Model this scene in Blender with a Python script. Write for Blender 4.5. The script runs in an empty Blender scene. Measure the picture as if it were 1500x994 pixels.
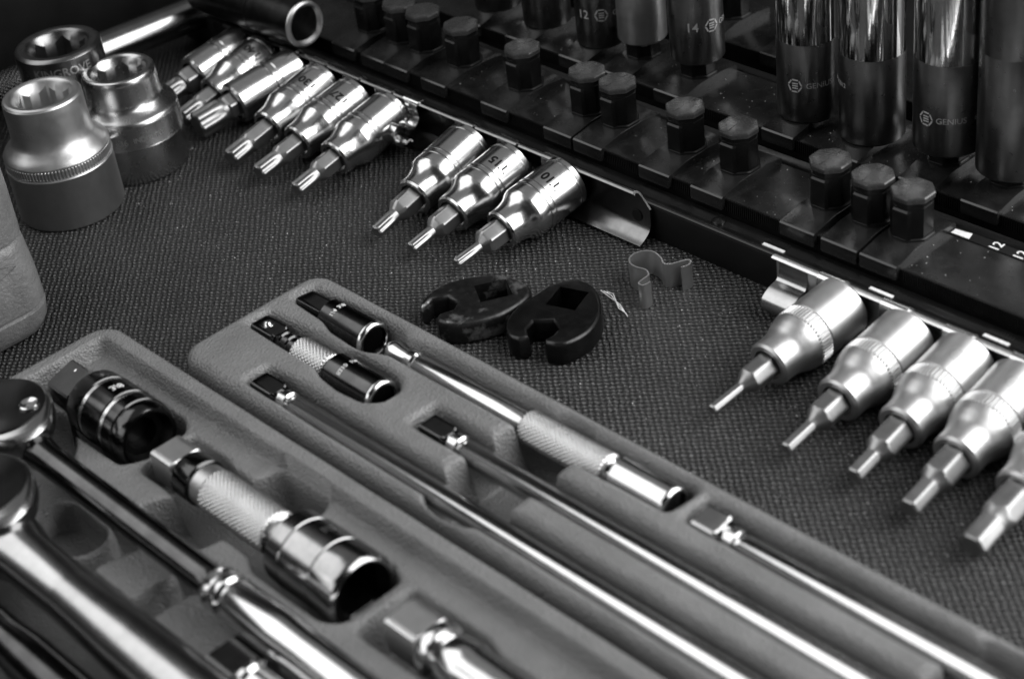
import bpy, bmesh, math, random
import numpy as np
from mathutils import Vector, Matrix
random.seed(7)
rng = np.random.RandomState(5)
S = 0.001                      # everything below is written in millimetres
SC = bpy.context.scene
COL = SC.collection

# ------------------------------------------------------------------ camera
cam_d = bpy.data.cameras.new('camera')
cam = bpy.data.objects.new('camera', cam_d)
COL.objects.link(cam)
SC.camera = cam
PITCH, ROLL, YAW, DIST = 0.60950763, -0.13732053, -0.88689767, 540.0
fwd = Vector((math.sin(YAW)*math.cos(PITCH), math.cos(YAW)*math.cos(PITCH), -math.sin(PITCH)))
rgt0 = Vector((math.cos(YAW), -math.sin(YAW), 0))
up0 = rgt0.cross(fwd)
rgt = math.cos(ROLL)*rgt0 + math.sin(ROLL)*up0
upv = -math.sin(ROLL)*rgt0 + math.cos(ROLL)*up0
rot = Matrix((rgt, upv, -fwd)).transposed()
cam.matrix_world = Matrix.Translation(-fwd*DIST*S) @ rot.to_4x4()
cam_d.sensor_fit = 'HORIZONTAL'
cam_d.sensor_width = 36.0
cam_d.lens = 2661.2/1500*36
cam_d.clip_start = 0.01
cam_d.clip_end = 20
cam_d.dof.use_dof = True
cam_d.dof.focus_distance = 0.572
cam_d.dof.aperture_fstop = 12.8
cam_d.dof.aperture_blades = 7

# ------------------------------------------------------------------ world, lamps, exposure
W = bpy.data.worlds.new('World')
SC.world = W
W.use_nodes = True
W.node_tree.nodes['Background'].inputs[0].default_value = (0.5, 0.5, 0.5, 1)
W.node_tree.nodes['Background'].inputs[1].default_value = 0.012


def area(name, loc, target, sx, sy, power):
    l = bpy.data.lights.new(name, 'AREA')
    l.shape = 'RECTANGLE'
    l.size, l.size_y, l.energy = sx, sy, power
    o = bpy.data.objects.new(name, l)
    COL.objects.link(o)
    o.location = loc
    o.rotation_euler = (Vector(target) - Vector(loc)).to_track_quat('-Z', 'Y').to_euler()
    return o


area('ceiling_lamp', (-0.66, -0.50, 0.92), (0, -.04, 0), 1.1, 1.0, 8.0)
area('window_lamp', (0.68, 0.46, 0.52), (0.02, 0.0, 0), 1.0, 1.2, 24.0)
area('window_lamp', (-0.15, -1.15, 0.62), (0, 0, 0), 0.9, 0.45, 2.8)
area('ceiling_panel', (-0.6, 0.35, 1.7), (-0.6, 0.35, 0), 2.2, 2.2, 3.6)
SC.view_settings.view_transform = 'Standard'
SC.view_settings.look = 'None'
SC.view_settings.exposure = 0.0
SC.view_settings.gamma = 1.0
SC.view_settings.use_curve_mapping = False
SC.render.engine = 'CYCLES'
SC.cycles.use_denoising = True
SC.cycles.max_bounces = 8


# ------------------------------------------------------------------ materials (all neutral: the photograph is black and white)
class NT:
    def __init__(s, name):
        s.m = bpy.data.materials.new(name)
        s.m.use_nodes = True
        s.t = s.m.node_tree
        s.b = s.t.nodes['Principled BSDF']
        s.co = s.n('ShaderNodeTexCoord').outputs['Object']

    def n(s, kind, **kw):
        x = s.t.nodes.new(kind)
        for k, v in kw.items():
            setattr(x, k, v)
        return x

    def link(s, a, b):
        s.t.links.new(a, b)

    def math(s, op, a, b=None):
        x = s.n('ShaderNodeMath', operation=op)
        for i, v in enumerate((a, b)):
            if v is None:
                continue
            if isinstance(v, (int, float)):
                x.inputs[i].default_value = v
            else:
                s.link(v, x.inputs[i])
        return x.outputs[0]

    def noise(s, scale, detail=4, rough=.55, vec=None, stretch=None):
        x = s.n('ShaderNodeTexNoise')
        x.inputs['Scale'].default_value = scale
        x.inputs['Detail'].default_value = detail
        x.inputs['Roughness'].default_value = rough
        v = vec or s.co
        if stretch:
            mp = s.n('ShaderNodeMapping')
            mp.inputs['Scale'].default_value = stretch
            s.link(v, mp.inputs[0])
            v = mp.outputs[0]
        s.link(v, x.inputs['Vector'])
        return x.outputs['Fac']

    def ramp(s, fac, a, b, lo=0.3, hi=0.7):
        x = s.n('ShaderNodeMapRange')
        x.inputs['From Min'].default_value = lo
        x.inputs['From Max'].default_value = hi
        x.inputs['To Min'].default_value = a
        x.inputs['To Max'].default_value = b
        s.link(fac, x.inputs['Value'])
        return x.outputs[0]

    def grey(s, sock):
        c = s.n('ShaderNodeCombineColor')
        for i in range(3):
            s.link(sock, c.inputs[i])
        s.link(c.outputs[0], s.b.inputs['Base Color'])

    def bump(s, h, dist, strength=1.0):
        x = s.n('ShaderNodeBump')
        x.inputs['Distance'].default_value = dist
        x.inputs['Strength'].default_value = strength
        s.link(h, x.inputs['Height'])
        s.link(x.outputs[0], s.b.inputs['Normal'])

    def set(s, **kw):
        for k, v in kw.items():
            s.b.inputs[k.replace('_', ' ')].default_value = v


def metal(name, lo, hi, r0, r1, scratch=0.0, grain=0.0):
    k = NT(name)
    k.set(Metallic=1.0)
    k.grey(k.ramp(k.noise(160, 5), lo, hi))
    k.link(k.ramp(k.noise(420, 4), r0, r1), k.b.inputs['Roughness'])
    if grain:
        k.bump(k.noise(5200, 2, .6), 0.00004, grain)
    elif scratch:
        k.bump(k.noise(900, 3, .6, stretch=(1, .15, 1)), 0.00003, scratch)
    return k.m


M = {}
M['chrome'] = metal('polished_chrome', .52, .60, .17, .20, scratch=.08)
M['chrome_soft'] = metal('soft_chrome', .50, .58, .20, .24, scratch=.06)
M['mirror'] = metal('mirror_chrome', .76, .86, .07, .12, scratch=.5)
M['chrome_mid'] = metal('grey_polished_chrome', .24, .32, .17, .21, scratch=.08)
M['chrome_dark'] = metal('black_chrome', .05, .08, .14, .20, scratch=.1)
M['neck_dark'] = metal('dark_neck_chrome', .06, .09, .16, .22)
M['knurl'] = metal('knurled_chrome', .60, .70, .26, .34)
M['satin'] = metal('satin_chrome', .47, .54, .38, .44, grain=.25)
M['satin_grey'] = metal('satin_steel', .40, .48, .38, .44, grain=.3)
M['satin_gloss'] = metal('glossy_satin_steel', .36, .42, .25, .28, grain=.12)
M['satin_dark'] = metal('dark_satin_steel', .16, .21, .27, .31, grain=.3)
M['handle'] = metal('handle_chrome', .32, .38, .22, .25)
M['bit'] = metal('bare_tool_steel', .26, .33, .38, .44, scratch=.2)
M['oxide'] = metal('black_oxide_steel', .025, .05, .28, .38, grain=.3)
M['stamp'] = metal('stamped_edge_metal', .5, .7, .3, .4)
M['stamp'].node_tree.nodes['Principled BSDF'].inputs['Metallic'].default_value = .4
M['clip'] = metal('spring_steel', .56, .66, .36, .40)
M['bright'] = metal('bright_worn_metal', .7, .8, .2, .3)
M['rail'] = metal('rail_steel', .13, .19, .2, .26, scratch=.15)

k = NT('black_plastic')
k.set(Specular_IOR_Level=.2)
k.grey(k.ramp(k.noise(240, 5), .004, .008))
k.link(k.ramp(k.noise(500, 4), .32, .46), k.b.inputs['Roughness'])
k.bump(k.noise(3000, 3), 0.00004, .3)
M['plastic'] = k.m

k = NT('dusty_black_plastic')
k.set(Specular_IOR_Level=.5)
d = k.ramp(k.noise(2600, 3, .7), 0, 1, .70, .78)
k.grey(k.math('ADD', k.ramp(k.noise(120, 6, .65), .005, .015), k.math('MULTIPLY', d, .10)))
k.link(k.ramp(k.noise(300, 4), .19, .30), k.b.inputs['Roughness'])
k.bump(k.noise(2600, 3), 0.00005, .35)
M['plastic_dusty'] = k.m

k = NT('peg_cap_plastic')
k.set(Specular_IOR_Level=.5)
k.grey(k.ramp(k.noise(200, 5), .026, .042))  # paler than the pegs: light on their tops put into the colour
k.link(k.ramp(k.noise(500, 4), .22, .32), k.b.inputs['Roughness'])
k.bump(k.noise(2600, 3), 0.00004, .3)
M['plastic_cap'] = k.m

k = NT('black_paint')
k.grey(k.ramp(k.noise(90, 4), .003, .006))
k.set(Roughness=.5, Specular_IOR_Level=.25)
M['black'] = k.m

k = NT('black_gloss_plastic')
k.grey(k.ramp(k.noise(300, 5), .004, .006))
k.set(Roughness=.26, Specular_IOR_Level=.28)
M['gloss'] = k.m

k = NT('grey_moulded_plastic')
k.grey(k.ramp(k.noise(70, 6, .6), .135, .175))
k.link(k.ramp(k.noise(900, 3), .16, .27), k.b.inputs['Roughness'])
v = k.n('ShaderNodeTexVoronoi')
v.inputs['Scale'].default_value = 1350
wv = k.n('ShaderNodeVectorMath', operation='ADD')
nz = k.n('ShaderNodeTexNoise')
nz.inputs['Scale'].default_value = 900
sc_ = k.n('ShaderNodeVectorMath', operation='SCALE')
sc_.inputs['Scale'].default_value = .0006
k.link(k.co, nz.inputs['Vector'])
k.link(nz.outputs['Color'], sc_.inputs[0])
k.link(k.co, wv.inputs[0])
k.link(sc_.outputs[0], wv.inputs[1])
k.link(wv.outputs[0], v.inputs['Vector'])
h = k.math('ADD', k.math('MULTIPLY', v.outputs['Distance'], .8), k.math('MULTIPLY', k.noise(1100, 4), .9))
k.bump(h, 0.00042, 1.0)
M['grey'] = k.m

k = NT('worn_grey_plastic')
k.grey(k.ramp(k.noise(140, 6, .65), .09, .15))
k.link(k.ramp(k.noise(700, 3), .26, .40), k.b.inputs['Roughness'])
k.bump(k.noise(800, 4, .6), 0.0005, .8)
M['grey_worn'] = k.m

k = NT('woven_black_liner')
wob = k.n('ShaderNodeTexNoise')
wob.inputs['Scale'].default_value = 260
wsc = k.n('ShaderNodeVectorMath', operation='SCALE')
wsc.inputs['Scale'].default_value = .0016
wad = k.n('ShaderNodeVectorMath', operation='ADD')
k.link(k.co, wob.inputs['Vector'])
k.link(wob.outputs['Color'], wsc.inputs[0])
k.link(k.co, wad.inputs[0])
k.link(wsc.outputs[0], wad.inputs[1])
sx = k.n('ShaderNodeSeparateXYZ')
k.link(wad.outputs[0], sx.inputs[0])
cx_ = k.math('COSINE', k.math('MULTIPLY', sx.outputs[0], math.pi/(1.35*S)))
cy_ = k.math('COSINE', k.math('MULTIPLY', sx.outputs[1], 2*math.pi/(2.3*S)))
weave = k.math('MULTIPLY', cx_, cy_)
fine = k.noise(2300, 3)
patch = k.ramp(k.noise(620, 3, .75), .05, 1.7, .36, .64)
hgt = k.math('ADD', k.math('MULTIPLY', weave, patch), k.math('MULTIPLY', fine, .8))
k.bump(hgt, 0.00042, 1.0)
top = k.math('MULTIPLY', k.ramp(weave, 0, 1, .25, .9), patch)
hole = k.ramp(weave, 1, 0, -.9, -.2)
base = k.ramp(k.noise(24, 7, .65), .007, .023, .36, .66)
fib = k.ramp(k.noise(1500, 3, .75), 0, 1, .60, .70)
col = k.math('ADD', base, k.math('MULTIPLY', top, .095))  # bump highlights and gap shade painted into the weave colour
col = k.math('ADD', col, k.math('MULTIPLY', k.math('MULTIPLY', fib, top), .30))
col = k.math('MULTIPLY', col, k.math('SUBTRACT', 1, k.math('MULTIPLY', hole, .62)))
k.grey(col)
k.set(Roughness=.42, Specular_IOR_Level=.5)
M['mat'] = k.m

k = NT('pale_dust')
k.grey(k.ramp(k.noise(600, 2), .5, .8))
k.set(Roughness=.8)
M['dust'] = k.m
k = NT('white_print')
k.grey(k.ramp(k.noise(900, 3), .62, .8))
k.set(Roughness=.5)
M['white'] = k.m


# ------------------------------------------------------------------ mesh helpers
def link_mesh(name, verts, faces, mat, parent=None, angle=35, recalc=True):
    me = bpy.data.meshes.new(name)
    vs = np.asarray(verts, dtype=float)*S
    me.from_pydata([tuple(v) for v in vs], [], [tuple(f) for f in faces])
    if recalc:
        bm = bmesh.new()
        bm.from_mesh(me)
        bmesh.ops.recalc_face_normals(bm, faces=bm.faces)
        bm.to_mesh(me)
        bm.free()
    me.polygons.foreach_set('use_smooth', [True]*len(me.polygons))
    me.set_sharp_from_angle(angle=math.radians(angle))
    me.materials.append(M[mat])
    o = bpy.data.objects.new(name, me)
    COL.objects.link(o)
    if parent:
        o.parent = parent
    return o


def thing(name, label, cat, loc, rot=(0, 0, 0), group=None):
    o = bpy.data.objects.new(name, None)
    o.empty_display_size = .005
    COL.objects.link(o)
    o.location = Vector(loc)*S
    o.rotation_euler = rot
    tag(o, label, cat, group)
    return o


def tag(o, label, cat, group=None, kind=None):
    if label:
        o['label'] = label
    if cat:
        o['category'] = cat
    if group:
        o['group'] = group
    if kind:
        o['kind'] = kind
    return o


def copy_thing(root, label, loc, rot=None):
    r = root.copy()
    COL.objects.link(r)
    r.location = Vector(loc)*S
    if rot is not None:
        r.rotation_euler = rot
    if label:
        r['label'] = label
    for ch in root.children:
        c = ch.copy()
        COL.objects.link(c)
        c.parent = r
        for g in ch.children:
            d = g.copy()
            COL.objects.link(d)
            d.parent = c
    return r


def orient(axis, a, b, t):
    if axis == 'X':
        return (t, a, b)
    if axis == 'Y':
        return (a, t, b)
    return (a, b, t)


class MB:
    """collects shapes for one mesh"""
    def __init__(s):
        s.v, s.f = [], []

    def add(s, vs, fs):
        n = len(s.v)
        s.v += [tuple(x) for x in vs]
        s.f += [tuple(i+n for i in f) for f in fs]
        return s

    def box(s, x0, x1, y0, y1, z0, z1, c=0.0):
        if c <= 0:
            vs = [(x, y, z) for x in (x0, x1) for y in (y0, y1) for z in (z0, z1)]
            return s.add(vs, [(0, 1, 3, 2), (4, 6, 7, 5), (0, 4, 5, 1), (2, 3, 7, 6), (0, 2, 6, 4), (1, 5, 7, 3)])
        bm = bmesh.new()
        bmesh.ops.create_cube(bm, size=1)
        for v in bm.verts:
            v.co = Vector(((x0+x1)/2+v.co.x*(x1-x0), (y0+y1)/2+v.co.y*(y1-y0), (z0+z1)/2+v.co.z*(z1-z0)))
        bmesh.ops.bevel(bm, geom=list(bm.edges), offset=c, segments=2, profile=.5, affect='EDGES')
        bm.verts.index_update()
        s.add([v.co[:] for v in bm.verts], [[v.index for v in f.verts] for f in bm.faces])
        bm.free()
        return s

    def loft(s, secs, axis='Z', ca=0, cb=0, cap0=True, cap1=True):
        """secs: list of (t, array n x 2) rings with equal n"""
        n = len(secs[0][1])
        vs, fs = [], []
        for t, ring in secs:
            vs += [orient(axis, p[0]+ca, p[1]+cb, t if np.isscalar(t) else t[j_]) for j_, p in enumerate(ring)]
        for i in range(len(secs)-1):
            for j in range(n):
                k_ = (j+1) % n
                fs.append((i*n+j, i*n+k_, (i+1)*n+k_, (i+1)*n+j))
        if cap0:
            fs.append(tuple(range(n)))
        if cap1:
            fs.append(tuple((len(secs)-1)*n+j for j in range(n)))
        return s.add(vs, fs)

    def lathe(s, prof, axis='Z', ca=0, cb=0, n=64, cap0=True, cap1=True):
        return s.loft([(t, circ(r, n)) for t, r in prof], axis, ca, cb, cap0, cap1)

    def build(s, name, mat, parent=None, angle=35, recalc=True):
        return link_mesh(name, s.v, s.f, mat, parent, angle, recalc)


def ang(n, ph=0.0):
    return np.arange(n)*2*np.pi/n + ph


def pol(r, th):
    return np.stack([r*np.cos(th), r*np.sin(th)], 1)


def circ(r, n=64):
    return pol(np.full(n, max(r, 1e-4)), ang(n))


def hexr(ap, n=48, ph=0.0, clamp=1.12):
    th = ang(n)
    q = (th - ph) % (np.pi/3) - np.pi/6
    return pol(np.minimum(ap/np.cos(q), ap*clamp), th)


def sqr(h_, n=48, ph=0.0, clamp=1.32):
    th = ang(n)
    q = (th - ph + np.pi/4) % (np.pi/2) - np.pi/4
    return pol(np.minimum(h_/np.cos(q), h_*clamp), th)


def star(r, n=96, depth=.17, ph=0.0, lobes=6):
    th = ang(n)
    c_ = np.cos(lobes*(th-ph))
    return pol(r*(1 - depth*(.5 - .5*np.sign(c_)*np.abs(c_)**.7)), th)


def octr(ap, n=48, ph=np.pi/8, clamp=1.07):
    th = ang(n)
    q = (th - ph) % (np.pi/4) - np.pi/8
    return pol(np.minimum(ap/np.cos(q), ap*clamp), th)


def smooth_prof(pts, k=5):
    """Catmull-Rom through (t, r) points"""
    p = np.array([pts[0]] + list(pts) + [pts[-1]], float)
    out = []
    for i in range(1, len(p)-2):
        for u in np.linspace(0, 1, k, endpoint=False):
            a, b, c_, d_ = p[i-1], p[i], p[i+1], p[i+2]
            out.append(.5*((2*b)+(-a+c_)*u+(2*a-5*b+4*c_-d_)*u*u+(-a+3*b-3*c_+d_)*u**3))
    out.append(p[-2])
    return [(float(x[0]), float(x[1])) for x in out]


def knurl(r, t0, t1, axis, ca, cb, pitch=1.0, amp=.28):
    """a diamond-knurled sleeve as real relief"""
    turns = max(8, int(round(2*np.pi*r/pitch)))
    n = turns*8
    L = t1 - t0
    mt = int(L/pitch*8)
    th = ang(n)
    secs = []
    for i in range(mt+1):
        t = t0 + L*i/mt
        a = th*turns/2 + (t-t0)/pitch*np.pi*.8
        b = th*turns/2 - (t-t0)/pitch*np.pi*.8
        hh = np.minimum(np.abs(np.sin(a)), np.abs(np.sin(b)))
        edge = np.clip(min((t-t0)/.6, (t1-t)/.6), 0, 1)
        secs.append((t, pol(r - .6*(1-edge) - amp*(1-np.minimum(1, hh*1.25)), th)))
    return MB().loft(secs, axis, ca, cb)


def ribs(r, t0, t1, axis, ca=0, cb=0, count=60, amp=.35, soft=.5):
    n = count*6
    th = ang(n)
    w = np.clip(np.cos(th*count)*1.6, -1, 1)
    ring = pol(r + amp*(.5*w-.5), th)
    inn = pol(np.full(n, r-amp*1.1), th)
    return MB().loft([(t0, inn), (t0+soft, ring), (t1-soft, ring), (t1, inn)], axis, ca, cb)


FONT = {}


def text_tris(body, size, bold=0.0):
    c = bpy.data.curves.new('t', 'FONT')
    c.body = body
    c.size = size
    c.align_x = 'CENTER'
    c.align_y = 'CENTER'
    c.offset = bold
    c.resolution_u = 3
    o = bpy.data.objects.new('t', c)
    COL.objects.link(o)
    bpy.context.view_layer.update()
    me = bpy.data.meshes.new_from_object(o)
    v = [tuple(x.co)[:2] for x in me.vertices]
    f = [tuple(p.vertices) for p in me.polygons]
    bpy.data.objects.remove(o)
    bpy.data.curves.remove(c)
    bpy.data.meshes.remove(me)
    return v, f


def hex_logo(h_):
    """hexagon outline with an E of three bars inside"""
    vs, fs = [], []
    for i in range(6):
        a0, a1 = math.radians(60*i), math.radians(60*i+52)
        q = len(vs)
        for a in (a0, a1):
            for r in (h_*.62, h_*.48):
                vs.append((r*math.cos(a), r*math.sin(a)))
        fs.append((q, q+2, q+3, q+1))
    for y in (-.2, 0, .2):
        q = len(vs)
        vs += [(-.22*h_, (y-.055)*h_), (.26*h_, (y-.055)*h_), (.26*h_, (y+.055)*h_), (-.22*h_, (y+.055)*h_)]
        fs.append((q, q+1, q+2, q+3))
    return vs, fs


def shift(vf, du, dv=0):
    return [(x+du, y+dv) for x, y in vf[0]], vf[1]


def wrap(parts, R, axis, t0, a0, name, mat, parent, sgn=1, flip=1, raise_=.07, vert=False):
    """wraps flat marks round a cylinder of radius R: u goes round, v along the axis"""
    m = MB()
    for vs, fs in parts:
        bm = bmesh.new()
        bv = [bm.verts.new((x, y, 0)) for x, y in vs]
        for f in fs:
            try:
                bm.faces.new([bv[i] for i in f])
            except ValueError:
                pass
        bmesh.ops.triangulate(bm, faces=bm.faces)
        bm.verts.index_update()
        vv = []
        for b in bm.verts:
            x, y = (b.co.x, b.co.y) if not vert else (-b.co.y, b.co.x)
            th = a0 + sgn*x/R
            vv.append(orient(axis, (R+raise_)*math.cos(th), (R+raise_)*math.sin(th), t0+flip*y))
        m.add(vv, [[v.index for v in f.verts] for f in bm.faces])
        bm.free()
    return m.build(name, mat, parent, recalc=False)


def tube_path(pts, r, n=8):
    pts = [Vector(p) for p in pts]
    vs, fs = [], []
    for i, p in enumerate(pts):
        d_ = (pts[min(i+1, len(pts)-1)] - pts[max(i-1, 0)]).normalized()
        a = d_.orthogonal().normalized() if i == 0 else (a - d_*a.dot(d_)).normalized()
        b = d_.cross(a)
        for j in range(n):
            q = 2*math.pi*j/n
            vs.append(p + (a*math.cos(q)+b*math.sin(q))*r)
    for i in range(len(pts)-1):
        for j in range(n):
            fs.append((i*n+j, i*n+(j+1) % n, (i+1)*n+(j+1) % n, (i+1)*n+j))
    fs.append(tuple(range(n)))
    fs.append(tuple((len(pts)-1)*n+j for j in range(n)))
    return vs, fs


def strip(path, thick, axis_pts):
    """thin metal strip: 2-D path thickened, extruded between two functions of (p, 0/1)"""
    P = [Vector((a, b)) for a, b in path]
    L, Rr = [], []
    for i, p in enumerate(P):
        d_ = (P[min(i+1, len(P)-1)] - P[max(i-1, 0)]).normalized()
        nn = Vector((-d_.y, d_.x))*thick/2
        L.append(p+nn)
        Rr.append(p-nn)
    n = len(P)
    vs = [axis_pts(q, 0) for q in L] + [axis_pts(q, 0) for q in Rr] + [axis_pts(q, 1) for q in L] + [axis_pts(q, 1) for q in Rr]
    fs = []
    for i in range(n-1):
        fs += [(i, i+1, n+i+1, n+i), (2*n+i, 3*n+i, 3*n+i+1, 2*n+i+1),
               (i, 2*n+i, 2*n+i+1, i+1), (n+i, n+i+1, 3*n+i+1, 3*n+i)]
    fs += [(0, n, 3*n, 2*n), (n-1, 3*n-1, 4*n-1, 2*n-1)]
    return vs, fs


def curve2(pts, k=6):
    return smooth_prof(pts, k)


# ------------------------------------------------------------------ setting: liner and drawer wall
g = MB()
g.add([(-420, -420, 0), (420, -420, 0), (420, 420, 0), (-420, 420, 0)], [(0, 1, 2, 3)])
o = g.build('drawer_liner', 'mat')
tag(o, None, None, kind='structure')
g = MB().box(-300, -286, -420, 420, -2, 130, 2)
o = g.build('drawer_wall', 'black')
tag(o, None, None, kind='structure')


# ------------------------------------------------------------------ moulded trays (height fields with rounded pockets)
def sd_poly(X, Y, poly):
    P = np.array(poly, float)
    d = np.full(X.shape, 1e9)
    inside = np.zeros(X.shape, bool)
    for i in range(len(P)):
        a, b = P[i], P[(i+1) % len(P)]
        e = b - a
        wx, wy = X-a[0], Y-a[1]
        t = np.clip((wx*e[0]+wy*e[1])/max(e@e, 1e-9), 0, 1)
        d = np.minimum(d, np.hypot(wx-e[0]*t, wy-e[1]*t))
        if abs(e[1]) > 1e-9:
            c_ = (a[1] > Y) != (b[1] > Y)
            inside ^= c_ & (X < e[0]*(Y-a[1])/e[1]+a[0])
    return np.where(inside, -d, d)


def sd_rrect(X, Y, x0, x1, y0, y1, r):
    qx = np.abs(X-(x0+x1)/2) - (x1-x0)/2 + r
    qy = np.abs(Y-(y0+y1)/2) - (y1-y0)/2 + r
    return np.hypot(np.maximum(qx, 0), np.maximum(qy, 0)) + np.minimum(np.maximum(qx, qy), 0) - r


def pocket(d, top, floor, fr=1.7, wall=1.5):
    """depth profile of a recess from its signed distance"""
    z = np.full(d.shape, 1e3)
    m = (d < fr) & (d >= 0)
    z[m] = top - (fr - np.sqrt(np.maximum(0, fr**2-(fr-d[m])**2)))
    ztop = top - fr
    m = d < 0
    u = np.clip(-d/wall, 0, 1)
    s_ = 1-(1-u)**1.7
    z[m] = (ztop + (floor-ztop)*s_)[m]
    return z


def blur(a, sig):
    k1 = np.exp(-.5*(np.arange(-int(3*sig)-1, int(3*sig)+2)/sig)**2)
    k1 /= k1.sum()
    p = len(k1)//2
    for ax in (0, 1):
        w_ = [(0, 0), (0, 0)]
        w_[ax] = (p, p)
        b = np.pad(a, w_, mode='edge')
        o = np.zeros_like(a)
        for i, c_ in enumerate(k1):
            o += c_*(b[i:i+a.shape[0]] if ax == 0 else b[:, i:i+a.shape[1]])
        a = o
    return a


def sd_round(X, Y, poly, r=1.6):
    return blur(sd_poly(X, Y, poly), r/(X[1, 0]-X[0, 0]))


def smin(a, b, k_=.8):
    b = np.minimum(b, np.maximum(a, b.min())+4)
    h_ = np.clip(.5+.5*(b-a)/k_, 0, 1)
    return b*(1-h_)+a*h_ - k_*h_*(1-h_)


def height_mesh(name, x0, x1, y0, y1, step, fn, label, cat):
    xs = np.arange(x0, x1+step, step)
    ys = np.arange(y0, y1+step, step)
    X, Y = np.meshgrid(xs, ys, indexing='ij')
    Z = fn(X, Y)
    nx, ny = X.shape
    V = np.stack([X, Y, Z], -1).reshape(-1, 3)*S
    idx = np.arange(nx*ny).reshape(nx, ny)
    q = np.stack([idx[:-1, :-1], idx[1:, :-1], idx[1:, 1:], idx[:-1, 1:]], -1).reshape(-1, 4)
    keep = Z.reshape(-1)[q].max(1) > 0.01
    q = q[keep]
    used = np.unique(q)
    re = np.full(nx*ny, -1)
    re[used] = np.arange(len(used))
    q = re[q]
    V = V[used]
    me = bpy.data.meshes.new(name)
    me.vertices.add(len(V))
    me.vertices.foreach_set('co', V.reshape(-1))
    me.loops.add(q.size)
    me.loops.foreach_set('vertex_index', q.reshape(-1))
    me.polygons.add(len(q))
    me.polygons.foreach_set('loop_start', np.arange(len(q))*4)
    me.polygons.foreach_set('loop_total', np.full(len(q), 4))
    me.update()
    me.validate()
    me.polygons.foreach_set('use_smooth', [True]*len(me.polygons))
    me.materials.append(M['grey'])
    o = bpy.data.objects.new(name, me)
    COL.objects.link(o)
    return tag(o, label, cat)


def outer(d, top, r=3.2):
    z = np.full(d.shape, float(top))
    m = (d > -r) & (d <= 0)
    z[m] = top - (r - np.sqrt(np.maximum(0, r*r-(d[m]+r)**2)))
    m = d > 0
    z[m] = np.maximum(0, top - r - d[m]*9)
    return z


def tray_one(X, Y):
    z = outer(sd_rrect(X, Y, -51.8, 240, -81.2, -28.6, 7), 20)
    slots = [
        ([(-46.5, -43), (-45.5, -35.4), (-40, -34.8), (-30, -34), (-12, -33), (-7, -33.6), (-3.5, -35.6), (0, -34.6), (6, -33.9),
          (48, -33.6), (70, -33), (104, -32.6), (105, -36), (104, -44.4), (75, -44.6), (60, -43.5), (8, -43.4), (-2, -43.4),
          (-8, -46.5), (-12, -47), (-24, -46.3), (-30, -44.2)], 3.5),
        ([(-46.8, -59.4), (-46.2, -51.4), (-37, -50.8), (-26, -50.0), (-14, -50.0), (-10, -48.6), (4, -48.4), (10, -49.2), (14, -53),
          (14, -59), (10, -62.2), (0, -63), (-9, -62), (-14, -60), (-24, -60)], 3.5),
        ([(-24.8, -76.8), (-24.2, -68.6), (-9, -67.6), (10, -68), (26, -68.2), (240, -68.2), (240, -77.4), (10, -77.2)], 5),
        ([(27, -60.6), (27.2, -51.2), (38, -51.4), (240, -51.2), (240, -60.4), (40, -60.6)], 5),
        ([(109, -43.6), (108.6, -34.4), (240, -33.6), (240, -44), (116, -43.8)], 5),
    ]
    for p, fl in slots:
        z = np.minimum(z, pocket(sd_round(X, Y, p, 1.2)-.15, 20, fl, 2.4, 1.5))
    for p, fl in (([(49, -68), (52, -79.0), (58, -80.4), (66, -80.2), (72, -78), (73.5, -68), (72.5, -44), (71, -34), (67, -31.6), (58, -31.8), (51, -35), (49.5, -44)], 4.5),
                  ([(160, -72), (182, -72), (184, -38), (186, -31.8), (205, -31.6), (207, -80), (165, -80)], 6.5)):
        z = smin(z, pocket(sd_round(X, Y, p, 1.8), 20, fl, 2.0, 3.0), 1.0)
    return z + .05*np.sin(X*.21+Y*.13)


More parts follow.
